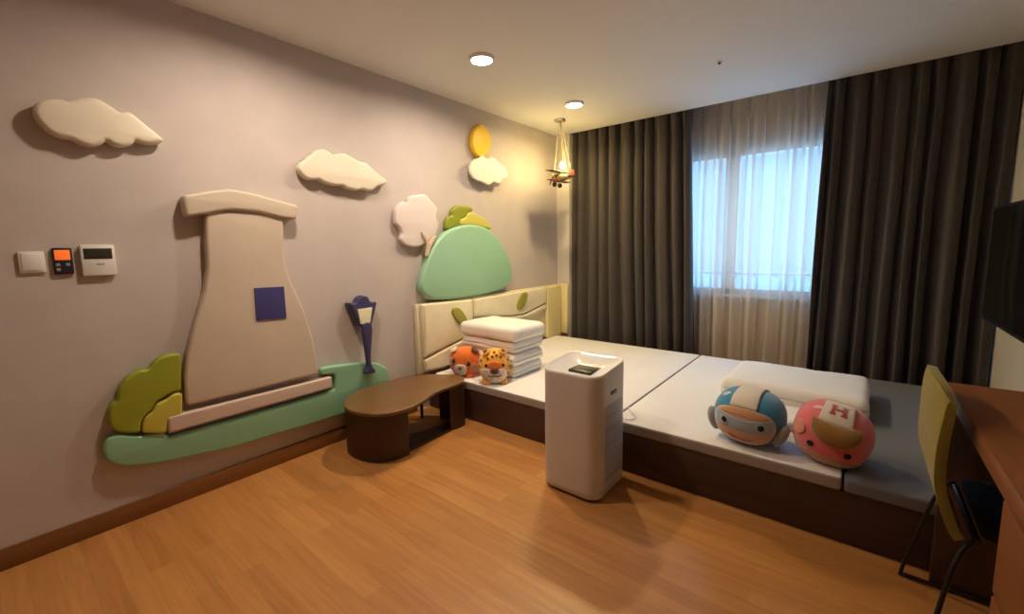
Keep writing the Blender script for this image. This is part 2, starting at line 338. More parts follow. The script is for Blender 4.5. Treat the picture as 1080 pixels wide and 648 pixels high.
# ------------------------------------------------------------------ ceiling fittings
def downlight(x, y, label, lens=None):
    t = thing('ceiling_downlight', label, 'ceiling light', (x, y, H), 'recessed ceiling downlights')
    link('trim_ring', lathe(bmesh.new(), [(.064, H), (.061, H-.015), (.063, H-.019), (.070, H-.018), (.079, H-.006), (.081, H), (.064, H)], x, y, 40, caps=False), M_ring, t)
    link('lens', lathe(bmesh.new(), [(.060, H), (.060, H-.005), (.0, H-.005)], x, y, 32, caps=False), lens or M_lens, t)
    return t
downlight(.687, 2.07, 'larger glowing round ceiling downlight, nearest the camera')
downlight(.68, 3.19, 'smaller glowing round ceiling downlight just before the hanging toy plane', M_lensy)
downlight(.69, .95, 'round ceiling downlight above the left cloud panel, out of frame')
t = thing('ceiling_sprinkler', 'tiny dark sprinkler dot on the grey ceiling in front of window', 'sprinkler', (1.80, 3.11, H))
link('cover_plate', lathe(bmesh.new(), [(.018, H), (.018, H-.004), (.010, H-.007), (0, H-.007)], 1.80, 3.11, 24, caps=False), M_ceil, t)
link('nozzle', lathe(bmesh.new(), [(.007, H-.005), (.008, H-.011), (.010, H-.012), (.010, H-.015), (0, H-.015)], 1.80, 3.11, 20, caps=False), M_black, t)

# pendant: toy propeller plane hung from the ceiling with a bare glowing bulb
px, py, pz = .365, 3.5, 1.875
t = thing('toy_plane_pendant', 'toy propeller plane hanging lamp with glowing bare bulb in the corner', 'pendant lamp', (px, py, H))
link('ceiling_rose', lathe(bmesh.new(), [(.055, H), (.055, H-.008), (.045, H-.018), (0, H-.02)], px-.02, py, 32, caps=False), M_metal, t)
bm = bmesh.new()
for (a, b) in [((px-.03, py, H-.015), (px-.075, py-.01, pz+.05)), ((px-.02, py, H-.015), (px+.015, py, pz+.16)), ((px-.01, py, H-.015), (px+.105, py, pz+.03)), ((px-.02, py+.01, H-.015), (px-.01, py+.1, pz+.05))]:
    tube(bm, [a, b], .0022, 6)
link('hanging_cord', bm, M_cord, t)
fus = [(px-.10, .0), (px-.098, .022), (px-.09, .030), (px-.05, .036), (px+.01, .034), (px+.06, .022), (px+.125, .008), (px+.128, 0)]
bm = bmesh.new(); rings = []
for x, r in fus: rings.append([bm.verts.new((x, py+r*math.cos(2*PI*k/20), pz+r*1.05*math.sin(2*PI*k/20)+(x-px)*.02)) for k in range(20)])
for a, b in zip(rings, rings[1:]):
    for k in range(20): bm.faces.new((a[k], a[(k+1) % 20], b[(k+1) % 20], b[k]))
bmesh.ops.remove_doubles(bm, verts=bm.verts[:], dist=.0003)
M_pl = mat('plane_olive_paint', (.20, .17, .05), .45); M_pr = mat('plane_red_paint', (.33, .05, .035), .45)
link('fuselage', bm, M_pl, t)
def wing(name, cx, z, half, chord, m, th=.006):
    P = catmull([(cx-chord/2, -half*.82), (cx-chord*.3, -half), (cx+chord*.35, -half*.97), (cx+chord/2, -half*.75), (cx+chord/2, half*.75), (cx+chord*.35, half*.97), (cx-chord*.3, half), (cx-chord/2, half*.82)], 3)
    b = prism(P, th*.45, th); bmesh.ops.translate(b, verts=b.verts[:], vec=(0, py, z)); return link(name, b, m, t)
wing('wing', px-.035, pz+.055, .17, .075, M_pl); wing('wing', px-.03, pz-.028, .16, .07, M_pr)
for yy in (-.11, .11):
    for xx in (-.055, -.01): link('wing_strut', tube(bmesh.new(), [(px+xx, py+yy, pz-.027), (px+xx, py+yy, pz+.055)], .003, 6), M_metal, t)
wing('tailplane', px+.108, pz+.006, .055, .04, M_pr, .005)
P = catmull([(px+.085, pz+.008), (px+.128, pz+.008), (px+.135, pz+.05), (px+.118, pz+.058), (px+.10, pz+.04)], 3)
b = prism(P, .002, .005)
for v in b.verts: v.co = Vector((v.co.x, py+v.co.z, v.co.y))
link('tail_fin', b, M_pr, t)
bm = bmesh.new()
for s in (-1, 1):
    tube(bm, [(px-.112, py, pz), (px-.112, py+s*.02, pz+s*.035), (px-.112, py+s*.032, pz+s*.062)], [.004, .008, .003], 8)
prop = link('propeller', bm, M_pl, t)
bm = bmesh.new(); bmesh.ops.create_uvsphere(bm, u_segments=16, v_segments=10, radius=.011); bmesh.ops.translate(bm, verts=bm.verts[:], vec=(px-.112, py, pz)); link('spinner', bm, M_metal, prop)
for s in (-1, 1):
    w = bmesh.new(); bmesh.ops.create_cone(w, cap_ends=True, segments=20, radius1=.022, radius2=.022, depth=.012)
    w = merge(bmesh.new(), w, Matrix.Translation((px-.05, py+s*.045, pz-.062)) @ Matrix.Rotation(PI/2, 4, 'X'))
    wh = link('wheel', w, M_black, t); link('wheel_strut', tube(bmesh.new(), [(px-.05, py+s*.02, pz-.03), (px-.05, py+s*.039, pz-.062)], .003, 6), M_metal, wh)
bx, by, bz = px+.012, py, pz+.115
link('bulb_socket', lathe(bmesh.new(), [(.013, pz+.155), (.015, pz+.15), (.015, pz+.14), (.012, pz+.134)], bx, by, 20), M_metal, t)
link('bulb', lathe(bmesh.new(), [(.011, bz+.022), (.016, bz+.016), (.025, bz), (.027, bz-.012), (.022, bz-.026), (.012, bz-.034), (.0, bz-.037)], bx, by, 24, caps=False), M_bulb, t)

# ------------------------------------------------------------------ padded mural on the left wall
tag(pad('cloud_panel', S['cloud_a'], .0015, .06, M_cloud, org=(0, .39, 1.77), smooth=4, bevel=.02), 'long padded cloud at far left, above the switches', 'wall panel', 'padded clouds on the wall')
tag(pad('cloud_panel', S['cloud_b'], .0015, .06, M_cloud, org=(0, 1.49, 1.72), smooth=4, bevel=.016), 'padded cloud between the windmill roof and the white tree', 'wall panel', 'padded clouds on the wall')
tag(pad('cloud_panel', S['cloud_c'], .050, .075, M_white_l, org=(0, 2.82, 1.89), smooth=4, bevel=.011), 'small white padded cloud overlapping the yellow sun', 'wall panel', 'padded clouds on the wall')
tag(pad('sun_panel', S['sun'], .0015, .05, M_sun, org=(0, 2.76, 2.12), smooth=4, bevel=.016), 'round yellow padded sun high on the wall', 'wall panel')
t = thing('tree_panel', 'pale pink padded tree with tan forked trunk left of green hill', 'wall panel', (0, 2.05, 1.4))
pad('crown', S['crown'], .0015, .05, M_pinkwhite, t, smooth=4, bevel=.016)['label'] = 'pale pink scalloped crown'
pad('trunk', S['trunk'], .046, .066, M_trunk, t, smooth=3, bevel=.006)['label'] = 'tan forked trunk'
tag(pad('hill_panel', S['hill'], .0015, .075, M_minth, org=(0, 2.57, 1.1), smooth=4, bevel=.026), 'big mint green rounded hill pad above the headboard', 'wall panel')
tag(pad('bush_panel', S['bush_d'], .0015, .05, M_olive, org=(0, 2.45, 1.49), smooth=4, bevel=.014), 'dark olive padded bush on top of the mint hill', 'wall panel', 'padded bushes on the wall')
tag(pad('bush_panel', S['bush_l'], .0015, .062, M_limet, org=(0, 2.65, 1.45), smooth=4, bevel=.014), 'yellow green padded bush on top of the mint hill', 'wall panel', 'padded bushes on the wall')
tag(pad('bush_panel', S['bush2d'], .0015, .055, M_olive, org=(0, .42, .6), smooth=0, rnd=.016, bevel=.012), 'large olive green padded bush at the windmill foot', 'wall panel', 'padded bushes on the wall')
tag(pad('bush_panel', S['bush2l'], .0015, .06, M_lime, org=(0, .49, .48), smooth=0, rnd=.016, bevel=.012), 'small mustard yellow padded bush against the windmill base', 'wall panel', 'padded bushes on the wall')
tag(pad('lawn_panel', S['green'], .0015, .05, M_mint, org=(0, 1.0, .35), smooth=0, rnd=.022, bevel=.013), 'long mint green padded lawn strip under the windmill', 'wall panel')
t = thing('windmill_panel', 'beige padded windmill tower with blue window and curved roof', 'wall panel', (0, .9, .9))
pad('tower', S['tower'], .0015, .06, M_tan, t, smooth=0, rnd=.03, bevel=.014)
pad('roof', S['roof'], .0015, .078, M_tan, t, smooth=0, rnd=.02, bevel=.016)
pad('base_beam', S['beam'], .0015, .064, M_tan2, t, smooth=0, rnd=.012, bevel=.012)['label'] = 'pinkish beige beam'
pad('window_patch', S['wwin'], .058, .066, M_wwin, t, smooth=0, bevel=.002)['label'] = 'square navy blue window'
t = thing('street_lamp_panel', 'navy padded street lamp standing on the mint lawn', 'wall panel', (0, 1.56, .65))
pad('post', S['lpost'], .051, .085, M_navy, t, smooth=3, bevel=.012)
pad('lantern', S['lhead'], .0015, .07, M_navy, t, smooth=0, rnd=.012, bevel=.010)
pad('lamp_pane', S['lglass'], .066, .078, M_lampglass, t, smooth=0, rnd=.004, bevel=.004)['label'] = 'pale yellow lantern pane'

# ------------------------------------------------------------------ wall controls
t = thing('light_switch', 'plain white square switch plate, leftmost of the three wall controls', 'switch', (0, .134, 1.21))
link('plate', B(.001, .011, .098, .170, 1.168, 1.253, .004), M_white, t); link('rocker', B(.010, .014, .106, .162, 1.176, 1.245, .002), M_white, t)
t = thing('wall_keypad', 'small black keypad with orange screen between two white controls', 'keypad', (0, .219, 1.21))
link('housing', B(.001, .014, .190, .249, 1.157, 1.266, .005), M_dark, t)
link('screen', B(.0135, .0155, .197, .242, 1.216, 1.257, .001), M_orange_scr, t)
for (y, z) in ((.204, 1.197), (.233, 1.197), (.204, 1.177)):
    link('key', B(.0135, .0152, y-.006, y+.006, z-.006, z+.006, .001), M_key, t)
t = thing('thermostat', 'white thermostat with dark display, rightmost of three wall controls', 'thermostat', (0, .327, 1.21))
link('housing', B(.001, .022, .272, .381, 1.145, 1.277, .006), M_white, t)
link('display', B(.0215, .0235, .281, .371, 1.217, 1.262, .001), M_disp, t)
link('button', B(.0215, .0235, .318, .344, 1.191, 1.201, .001), M_greyp, t)

# ------------------------------------------------------------------ headboard
t = thing('headboard', 'cream padded headboard with two green leaves along the left wall', 'headboard', (0, 2.9, .285))
link('backing', B(.0015, .045, 2.0, 3.98, .287, .825, .006), M_creamhb, t)
for k in ('hb1', 'hb2', 'hb3'):
    pad('padded_section', S[k], .042, .085, M_creamhb, t, smooth=0, rnd=.014, bevel=.018)
pad('end_section', S['hb5'], .042, .085, M_yellowhb, t, smooth=0, rnd=.010, bevel=.012)
link('return_section', B(.046, .150, 3.945, 3.983, .287, .828, .010, 3), M_yellowhb, t)
pad('leaf', S['leaf1'], .075, .10, M_leaf, t, smooth=3, bevel=.011)['label'] = 'olive green leaf leaning left'
pad('leaf', S['leaf2'], .075, .10, M_leaf, t, smooth=3, bevel=.011)['label'] = 'olive green leaf leaning right'

# ------------------------------------------------------------------ bed platform, mattresses
BY0, BY1 = 2.107, 3.83
t = thing('bed_platform', 'low dark brown wooden platform carrying the mattresses, under white bedding', 'bed platform', (1.65, 2.95, 0))
link('front_panel', B(.006, RX-.006, BY0+.012, BY0+.037, .0, .224, .003), M_bedbase, t)
link('deck', B(.006, RX-.006, BY0+.037, BY1, .195, .223), M_bedbase, t)
link('rear_panel', B(.006, RX-.006, BY1-.03, BY1, .0, .195), M_bedbase, t)
def mattress(x0, x1, label, m, zt=.285):
    bm = rbox(x1-x0, BY1-BY0, zt-.225, .013, 22)
    bmesh.ops.translate(bm, verts=bm.verts[:], vec=((x0+x1)/2, (BY0+BY1)/2, (zt+.225)/2))
    o = link('mattress', bm, m if isinstance(m, list) else [m], org=((x0+x1)/2, (BY0+BY1)/2, .225), angle=80)
    tag(o, label, 'mattress', 'mattresses on the low platform')
    return o
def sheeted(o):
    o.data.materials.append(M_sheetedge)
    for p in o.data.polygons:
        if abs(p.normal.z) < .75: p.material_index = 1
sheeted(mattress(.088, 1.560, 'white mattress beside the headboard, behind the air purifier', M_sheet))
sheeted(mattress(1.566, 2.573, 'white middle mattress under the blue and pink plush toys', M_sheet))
mattress(2.580, RX-.008, 'grey covered mattress at the right end beside the desk', M_greymat, .283)

# ------------------------------------------------------------------ folded bedding
def folded(name, label, cat, loc, size, layers, seed, group=None, r=.035, rot=0., sag=.0, fold='y'):
    sx, sy, sz = size; bm = rbox(sx, sy, sz, min(r, sz*.48), 26)
    off = Vector((seed*7.3, seed*3.1, seed*1.7))
    for v in bm.verts:
        p = v.co.copy(); side = max(abs(p.x)/(sx/2), abs(p.y)/(sy/2))
        if side > .8:
            k = (side-.8)/.2
            for L in range(1, layers):
                zz = -sz/2+sz*L/layers + .006*noise.noise(p*6+off)
                g = math.exp(-((p.z-zz)/.007)**2)*.018*k
                n = Vector((p.x/(sx/2) if abs(p.x)/(sx/2) > .8 else 0, p.y/(sy/2) if abs(p.y)/(sy/2) > .8 else 0, 0))
                if n.length: v.co -= n.normalized()*g
        d = noise.noise(p*5+off)*.008+noise.noise(p*14+off)*.0035
        v.co += Vector((d*.9, d*.9, 0))*side
        if p.z > 0: v.co.z += min(0, d)*1.0 - sag*(max(0, side-.5)**2)
    M = Matrix.Rotation(rot, 4, 'Z'); bmesh.ops.transform(bm, matrix=M, verts=bm.verts[:])
    bmesh.ops.translate(bm, verts=bm.verts[:], vec=Vector(loc)+Vector((0, 0, sz/2)))
    return tag(link(name, bm, M_duvet, org=loc, angle=80), label, cat, group)
G = 'folded white quilts stacked by the headboard'
z = .286
for i, (h, sx, sy, lab, cx, cy, rot) in enumerate([
        (.088, .55, .37, 'folded white quilt at the bottom of the stack by the headboard', .41, 2.525, .01),
        (.090, .56, .375, 'folded white quilt second from the bottom of the stack by headboard', .42, 2.525, -.015),
        (.090, .545, .38, 'folded white quilt directly under the top quilt of the stack', .415, 2.53, .02),
        (.108, .57, .39, 'thick folded white quilt on top of the stack by the headboard', .425, 2.525, -.01)]):
    folded('folded_quilt', lab, 'quilt', (cx, cy, z), (sx, sy, h), 2 if i < 3 else 1, i+1, G, rot=rot, sag=.03); z += h+.001
folded('folded_duvet', 'long thick folded white duvet lying behind the blue and pink toys', 'duvet', (2.31, 3.10, .286), (.72, .58, .13), 2, 9, rot=-.02, r=.042, sag=.035)
folded('folded_towel', 'small folded white towel peeking between the two round plush toys', 'towel', (2.36, 2.62, .286), (.34, .26, .055), 2, 12, rot=.1, r=.02)
bm = tube(bmesh.new(), [(1.575, 2.30, .292), (1.60, 2.27, .292), (1.635, 2.22, .292), (1.66, 2.20, .292), (1.665, 2.16, .292), (1.64, 2.135, .292), (1.60, 2.14, .292)], .0035, 8, smooth=5)
tag(link('white_cord', bm, M_white, org=(1.62, 2.2, .287)), 'thin white cord lying on the mattress behind the air purifier', 'cord')

# ------------------------------------------------------------------ curtains
def curtain(name, xl, xr, y, z0, z1, m, folds, amp, seed, label, flare=(0, 0), nx=420, nz=36, pleat=True, loop=.011):
    rnd = random.Random(seed); bm = bmesh.new(); rows = []
    jit = [rnd.uniform(-.25, .25) for _ in range(folds+3)]; ampv = [rnd.uniform(.65, 1.25) for _ in range(folds+3)]
    for j in range(nz+1):
        v = j/nz; z = z1+(z0-z1)*v; row = []
        a, b = xl+flare[0]*v, xr+flare[1]*v
        for i in range(nx+1):
            u = i/nx; ph = u*folds; k = int(ph); f = ph-k
            A = amp*(ampv[k]*(1-f)+ampv[k+1]*f)
            jj = jit[k]*(1-f)+jit[k+1]*f + .25*v*noise.noise(Vector((u*5+seed, v*1.5, 0)))
            s = math.sin(2*PI*(ph+jj))
            sh = math.copysign(abs(s)**.75, s)
            top = max(0., 1-v/.13) if pleat else 0.
            wav = sh*(1-top)*(.72+.5*v) + top*(.9*max(0, math.sin(2*PI*(ph+jj)))**4*1.2-.35)
            xx = a+(b-a)*u + loop*math.cos(4*PI*(ph+jj))*(1-top)
            yy = y + A*wav + .012*noise.noise(Vector((u*9+seed, v*2.5, 3)))*v
            row.append(bm.verts.new((xx, yy, z)))
        rows.append(row)
    for p, q in zip(rows, rows[1:]):
        for i in range(nx): bm.faces.new((p[i], p[i+1], q[i+1], q[i]))
    o = link(name, bm, m, org=((xl+xr)/2, y, z1), angle=180)
    return tag(o, label, 'curtain')
def thicken(o, t):
    s = o.modifiers.new('thickness', 'SOLIDIFY'); s.thickness = t; s.offset = 0
thicken(curtain('blackout_curtain', .165, 1.345, 4.066, .02, PK-.005, M_curtain, 10, .055, 3, 'dark taupe pleated blackout curtain left of the window', (0, .10)), .003)
thicken(curtain('blackout_curtain', 2.325, RX-.012, 4.066, .02, PK-.005, M_curtain, 9, .055, 8, 'dark blackout curtain right of the window, behind the desk', (-.03, -.01)), .003)
curtain('sheer_curtain', 1.27, 2.42, 4.197, .025, PK-.005, M_sheer, 9, .036, 5, 'sheer cream voile curtain hanging across the bright window', (0, 0), nx=640, loop=.026)

# ------------------------------------------------------------------ air purifier
def rrect(cx, cy, hx, hy, r, n=8):
    out = []
    for (sx, sy, a0) in ((1, 1, 0), (-1, 1, PI/2), (-1, -1, PI), (1, -1, 1.5*PI)):
        for k in range(n+1):
            a = a0+PI/2*k/n; out.append((cx+sx*(hx-r)+r*math.cos(a), cy+sy*(hy-r)+r*math.sin(a)))
    return out
ax, ay = 1.510, 1.890
t = thing('air_purifier', 'tall white air purifier tower standing on the floor beside the bed', 'air purifier', (ax, ay, 0))
def loft(bm, sections, cap0=True, cap1=True):
    R = [[bm.verts.new(p) for p in s] for s in sections]
    for a, b in zip(R, R[1:]):
        for k in range(len(a)): bm.faces.new((a[k], a[(k+1) % len(a)], b[(k+1) % len(a)], b[k]))
    if cap0: bm.faces.new(R[0][::-1])
    if cap1: bm.faces.new(R[-1])
    return bm
ztop = lambda y: .628+.032*(y-(ay-.165))/.33
def sec(h, r, zf): return [(x, y, zf(x, y)) for x, y in rrect(ax, ay, h, h, r)]
link('foot', loft(bmesh.new(), [sec(.150, .06, lambda x, y: .0), sec(.150, .06, lambda x, y: .016)]), M_black, t)
link('body', loft(bmesh.new(), [sec(.158, .066, lambda x, y: .014), sec(.163, .068, lambda x, y: .022), sec(.165, .07, lambda x, y: .05), sec(.165, .07, lambda x, y: ztop(y)-.012)], True, False), M_whitep, t)
secs = [sec(.165, .07, lambda x, y: ztop(y)-.012), sec(.1645, .07, lambda x, y: ztop(y)-.003), sec(.162, .068, lambda x, y: ztop(y)), sec(.157, .066, lambda x, y: ztop(y)), sec(.153, .064, lambda x, y: ztop(y)-.004)]
for k in range(1, 9):
    f = k/8; h = .153-.098*f
    secs.append(sec(h, max(.012, .064*(1-f)+.012*f), lambda x, y, f=f: ztop(y)-.004-.046*math.sin(f*PI/2)*.72))
link('top_bowl', loft(bmesh.new(), secs, False, True), M_wtop, t)
bm = B(ax-.064, ax+.064, ay-.054, ay+.054, .600, .6145, .004)
dsp = link('control_display', bm, M_black, t); dsp['label'] = 'black square control panel'
gr = bmesh.new(); X = ax+.165
box(gr, X-.004, X+.0015, ay-.092, ay+.092, .085, .475, .001)
for k in range(22): box(gr, X+.0005, X+.006, ay-.088, ay+.088, .093+k*.0172, .101+k*.0172, .0012, 1)
link('side_grille', gr, M_greyp, t)['label'] = 'pale grey slatted side grille'
link('handle_slot', B(X-.004, X+.0022, ay-.035, ay+.030, .515, .535, .002), M_black, t)['label'] = 'black handle slot'

# ------------------------------------------------------------------ low kidney table
T = [(.265,1.262),(.182,1.315),(.115,1.39),(.072,1.50),(.066,1.60),(.066,1.70),(.075,1.79),(.098,1.875),(.170,1.965),(.325,2.068),(.40,2.088),(.466,2.053),(.506,1.994),(.516,1.888),(.519,1.752),(.563,1.637),(.592,1.54),(.598,1.452),(.573,1.354),(.498,1.282),(.396,1.25),(.33,1.248)]
t = thing('kidney_table', 'low dark brown kidney shaped table between mural lawn and bed', 'table', (.33, 1.66, 0))
bm = prism(catmull(T, 4), .006, .022, 2); bmesh.ops.translate(bm, verts=bm.verts[:], vec=(0, 0, .316)); link('tabletop', bm, M_table, t)
def wallpanel(name, pts, th, z0, z1, n=5):
    P = [Vector((p[0], p[1])) for p in catmull(pts, n, False)]; A = []; Bq = []
    for i, p in enumerate(P):
        d = (P[min(i+1, len(P)-1)]-P[max(i-1, 0)]).normalized(); nn = Vector((-d.y, d.x)); A.append(p+nn*th/2); Bq.append(p-nn*th/2)
    loop = A+Bq[::-1]
    return link(name, loft(bmesh.new(), [[(q.x, q.y, z0) for q in loop], [(q.x, q.y, z1) for q in loop]]), M_tableleg, t, angle=35)
wallpanel('end_support', [(.125, 1.56), (.118, 1.45), (.135, 1.36), (.20, 1.312), (.30, 1.298), (.40, 1.318), (.475, 1.37), (.512, 1.45), (.515, 1.52)], .018, 0, .306)
wallpanel('end_support', [(.470, 1.905), (.485, 1.97), (.474, 2.03), (.42, 2.056), (.34, 2.045), (.26, 2.0)], .018, 0, .306)
BP = [(.13, 1.56), (.125, 1.45), (.14, 1.365), (.20, 1.32), (.30, 1.304), (.40, 1.324), (.47, 1.374), (.505, 1.45), (.50, 1.6), (.487, 1.8), (.480, 1.97), (.46, 2.02), (.41, 2.04), (.37, 2.0), (.36, 1.85), (.33, 1.72), (.25, 1.62)]
bm = prism(catmull(BP, 3), .003, .014, 1); bmesh.ops.translate(bm, verts=bm.verts[:], vec=(0, 0, .0072)); link('base_plate', bm, M_tableleg, t)
for (x, y) in ((.14, 1.93), (.11, 1.70)): link('leg', tube(bmesh.new(), [(x, y, 0), (x, y, .306)], [.010, .014], 14), M_tableleg, t)

# ------------------------------------------------------------------ plush toys
class Plush:
    """a round cushion body; patches are sewn onto it by direction (azimuth, elevation) seen from its face"""
    def __init__(s, loc, a, b, c, rot, n=2.35, tilt=0., roll=0.):
        s.a, s.b, s.c, s.n = a, b, c, n; s.loc = Vector(loc)
        s.M = Matrix.Translation(s.loc) @ Matrix.Rotation(rot, 4, 'Z') @ Matrix.Rotation(tilt, 4, 'X') @ Matrix.Rotation(roll, 4, 'Y')
    def surf(s, d, off=0.):
        k = (abs(d.x/s.a)**s.n+abs(d.y/s.b)**s.n+abs(d.z/s.c)**s.n)**(-1/s.n); p = d*k
        nn = Vector([math.copysign(abs(p[i]/q)**(s.n-1)/q, p[i]) for i, q in enumerate((s.a, s.b, s.c))]).normalized()
        return p+nn*off
    def dir(s, az, el):
        az, el = math.radians(az), math.radians(el)
        return Vector((math.sin(az)*math.cos(el), -math.cos(az)*math.cos(el), math.sin(el)))
    def body(s, m, t, zmin=None):
        bm = bmesh.new(); bmesh.ops.create_icosphere(bm, subdivisions=5, radius=1)
        for v in bm.verts: v.co = s.surf(v.co.normalized())
        bmesh.ops.transform(bm, matrix=s.M, verts=bm.verts[:])
        if zmin is not None:
            for v in bm.verts:
                if v.co.z < zmin: v.co.z = zmin
        return link('body', bm, m, t, angle=180)
    def patch(s, name, outline, m, t, off=.004, rings=10, smooth=5, dense=0, label=None):
        P = catmull(outline, smooth) if smooth else [Vector(p) for p in outline]
        if dense:
            Q = []
            for i, p in enumerate(P):
                q = P[(i+1) % len(P)]
                for k in range(dense): Q.append(p+(q-p)*k/dense)
            P = Q
        c = Vector((sum(p.x for p in P)/len(P), sum(p.y for p in P)/len(P))); bm = bmesh.new()
        mid = bm.verts.new(s.M @ s.surf(s.dir(*c), off)); prev = None
        for r in range(1, rings+2):
            f = min(1, r/rings); o = off if r < rings else (off*.75 if r == rings else -.004)
            ring = [bm.verts.new(s.M @ s.surf(s.dir(*(c+(p-c)*f)), o)) for p in P]; n = len(ring)
            for k in range(n):
                if prev: bm.faces.new((prev[k], prev[(k+1) % n], ring[(k+1) % n], ring[k]))
                else: bm.faces.new((mid, ring[k], ring[(k+1) % n]))
            prev = ring
        o = link(name, bm, m, t, angle=180)
        if label: o['label'] = label
        return o
    def oval(s, name, az, el, ra, re, m, t, off=.004, tilt=0., label=None):
        ct, st = math.cos(math.radians(tilt)), math.sin(math.radians(tilt)); pts = []
        for k in range(14):
            u, v = ra*math.cos(2*PI*k/14), re*math.sin(2*PI*k/14); pts.append((az+u*ct-v*st, el+u*st+v*ct))
        return s.patch(name, pts, m, t, off, rings=5, smooth=2, label=label)
    def bead(s, name, az, el, r, m, t, sc=(1, .6, 1), out=0., label=None):
        bm = bmesh.new(); bmesh.ops.create_uvsphere(bm, u_segments=20, v_segments=14, radius=r)
        d = s.dir(az, el); p = s.surf(d, out); q = s.surf(d, out+.01)-p
        R = q.to_track_quat('-Y', 'Z').to_matrix().to_4x4()
        merge_m = s.M @ Matrix.Translation(p) @ R @ Matrix.Diagonal((*sc, 1))
        bmesh.ops.transform(bm, matrix=merge_m, verts=bm.verts[:])
        o = link(name, bm, m, t)
        if label: o['label'] = label
        return o
# blue helmet toy
t = thing('plush_toy', 'round blue plush toy with white helmet stripe and grey eye mask', 'plush toy', (2.205, 2.27, MT), 'round plush toys on the bed')
p = Plush((2.205, 2.275, MT+.124), .152, .145, .128, math.radians(-5), 2.4, roll=math.radians(2))
p.body(P_blue, t, MT)
p.patch('face', [(-50, 6), (-42, 18), (-25, 25), (0, 27), (25, 25), (44, 18), (54, 4), (54, -14), (44, -32), (24, -44), (0, -47), (-24, -44), (-42, -32), (-50, -14)], P_peach, t, .006, label='peach face with smile')
p.patch('brow_band', [(-42, 15), (-34, 21), (-20, 26), (0, 27.5), (22, 26), (38, 20.5), (45, 14), (30, 13), (0, 15), (-28, 13)], P_orangeb, t, .0075, label='orange brow')
p.patch('eye_mask', [(-50, 4), (-47, 12), (-28, 11), (0, 8), (28, 10), (50, 12), (53, 0), (46, -10), (28, -12), (0, -13), (-28, -12), (-45, -9)], P_mask, t, .008, label='grey blue mask')
# the stripe runs over the crown: a band of constant width
def crown_band(pl, name, w, e0, e1, m, t, off=.006, label=None, taper=0.):
    bm = bmesh.new(); rows = []; n = 40
    for i in range(n+1):
        e = math.radians(e0+(e1-e0)*i/n); row = []
        ww = w*(1+taper*i/n)
        for j in range(-9, 10):
            x = ww*max(-1, min(1, j/8)); d = Vector((x, -math.cos(e), math.sin(e))).normalized()
            row.append(bm.verts.new(pl.M @ pl.surf(d, -.004 if abs(j) == 9 or i in (0, n) else off)))
        rows.append(row)
    for a, b in zip(rows, rows[1:]):
        for j in range(len(a)-1): bm.faces.new((a[j], a[j+1], b[j+1], b[j]))
    o = link(name, bm, m, t, angle=180)
    if label: o['label'] = label
    return o
crown_band(p, 'helmet_stripe', .40, 27, 150, P_white, t, .006, 'wide white stripe')
for az in (-27, 31): p.oval('eye_rim', az, 0, 9.5, 9.5, P_mask, t, .0095); p.bead('eye', az, 0, .0135, P_gloss, t, (1, .45, 1), .009)
p.oval('gleam', -52, 42, 9, 6, P_pale, t, .005, 35, label='pale highlight patch')
bm = bmesh.new()
tube(bm, [p.M @ p.surf(p.dir(a, e), .007) for a, e in ((-20, -24), (-10, -29), (2, -31), (14, -29.5), (24, -25))], .0022, 6, smooth=4); link('mouth', bm, P_brown, t)
for s in (-1, 1):
    bm = bmesh.new(); bmesh.ops.create_uvsphere(bm, u_segments=20, v_segments=14, radius=1)
    bmesh.ops.transform(bm, matrix=p.M @ Matrix.Translation((s*.146, -.045, -.045)) @ Matrix.Rotation(s*.35, 4, 'Y') @ Matrix.Diagonal((.026, .045, .058, 1)), verts=bm.verts[:]); link('paw', bm, P_grey, t)
p.bead('tag_bead', 42, -56, .008, P_white, t, (1, .8, 1), .004)

# pink cap toy
t = thing('plush_toy', 'round pink plush toy wearing a white cap panel lettered H', 'plush toy', (2.53, 2.27, MT), 'round plush toys on the bed')
p = Plush((2.528, 2.275, MT+.123), .143, .145, .130, math.radians(-2), 2.4, roll=math.radians(10))
p.body(P_pink, t, MT)
crown_band(p, 'cap_panel', .40, 31, 92, P_white, t, .007, 'white cap panel')
p.patch('chin', [(-62, -30), (-40, -25), (0, -28), (40, -27), (64, -30), (60, -50), (30, -56), (0, -58), (-30, -56), (-60, -50)], P_tan, t, .005, label='tan lower jaw')
p.patch('cheek', [(-64, 8), (-52, 16), (-40, 12), (-36, 2), (-44, -6), (-58, -6)], P_salmon, t, .005, label='salmon patch')
# visor: a stiff brim standing out from the brow
bm = bmesh.new(); rows = []
for i in range(25):
    u = -1+2*i/24; az = 3+u*36; w = (1-abs(u)**2.2)**.6 if abs(u) < 1 else 0; row = []
    for k in range(9):
        f = k/8; e = 31-f*29*w; row.append(p.M @ p.surf(p.dir(az, e), .005+.030*math.sin(f*PI*.62)*w))
    rows.append([bm.verts.new(q) for q in row])
for a, b in zip(rows, rows[1:]):
    for k in range(8): bm.faces.new((a[k], a[k+1], b[k+1], b[k]))
v = link('visor', bm, P_visor, t, angle=180); thicken(v, .006); v['label'] = 'olive brown cap visor'
for az in (-24, 27): p.bead('eye', az, -12, .0135, P_gloss, t, (1, .45, 1), .002)
p.oval('gleam', -45, 48, 11, 5, P_pinkl, t, .005, 15, label='pale pink highlight patch')
bm = bmesh.new()
def hbar(x0, x1, e0, e1):
    rows = []
    for i in range(7):
        e = math.radians(e0+(e1-e0)*i/6); rows.append([bm.verts.new(p.M @ p.surf(Vector((x0+(x1-x0)*j/6, -math.cos(e), math.sin(e))).normalized(), .0095)) for j in range(7)])
    for a, b in zip(rows, rows[1:]):
        for j in range(6): bm.faces.new((a[j], a[j+1], b[j+1], b[j]))
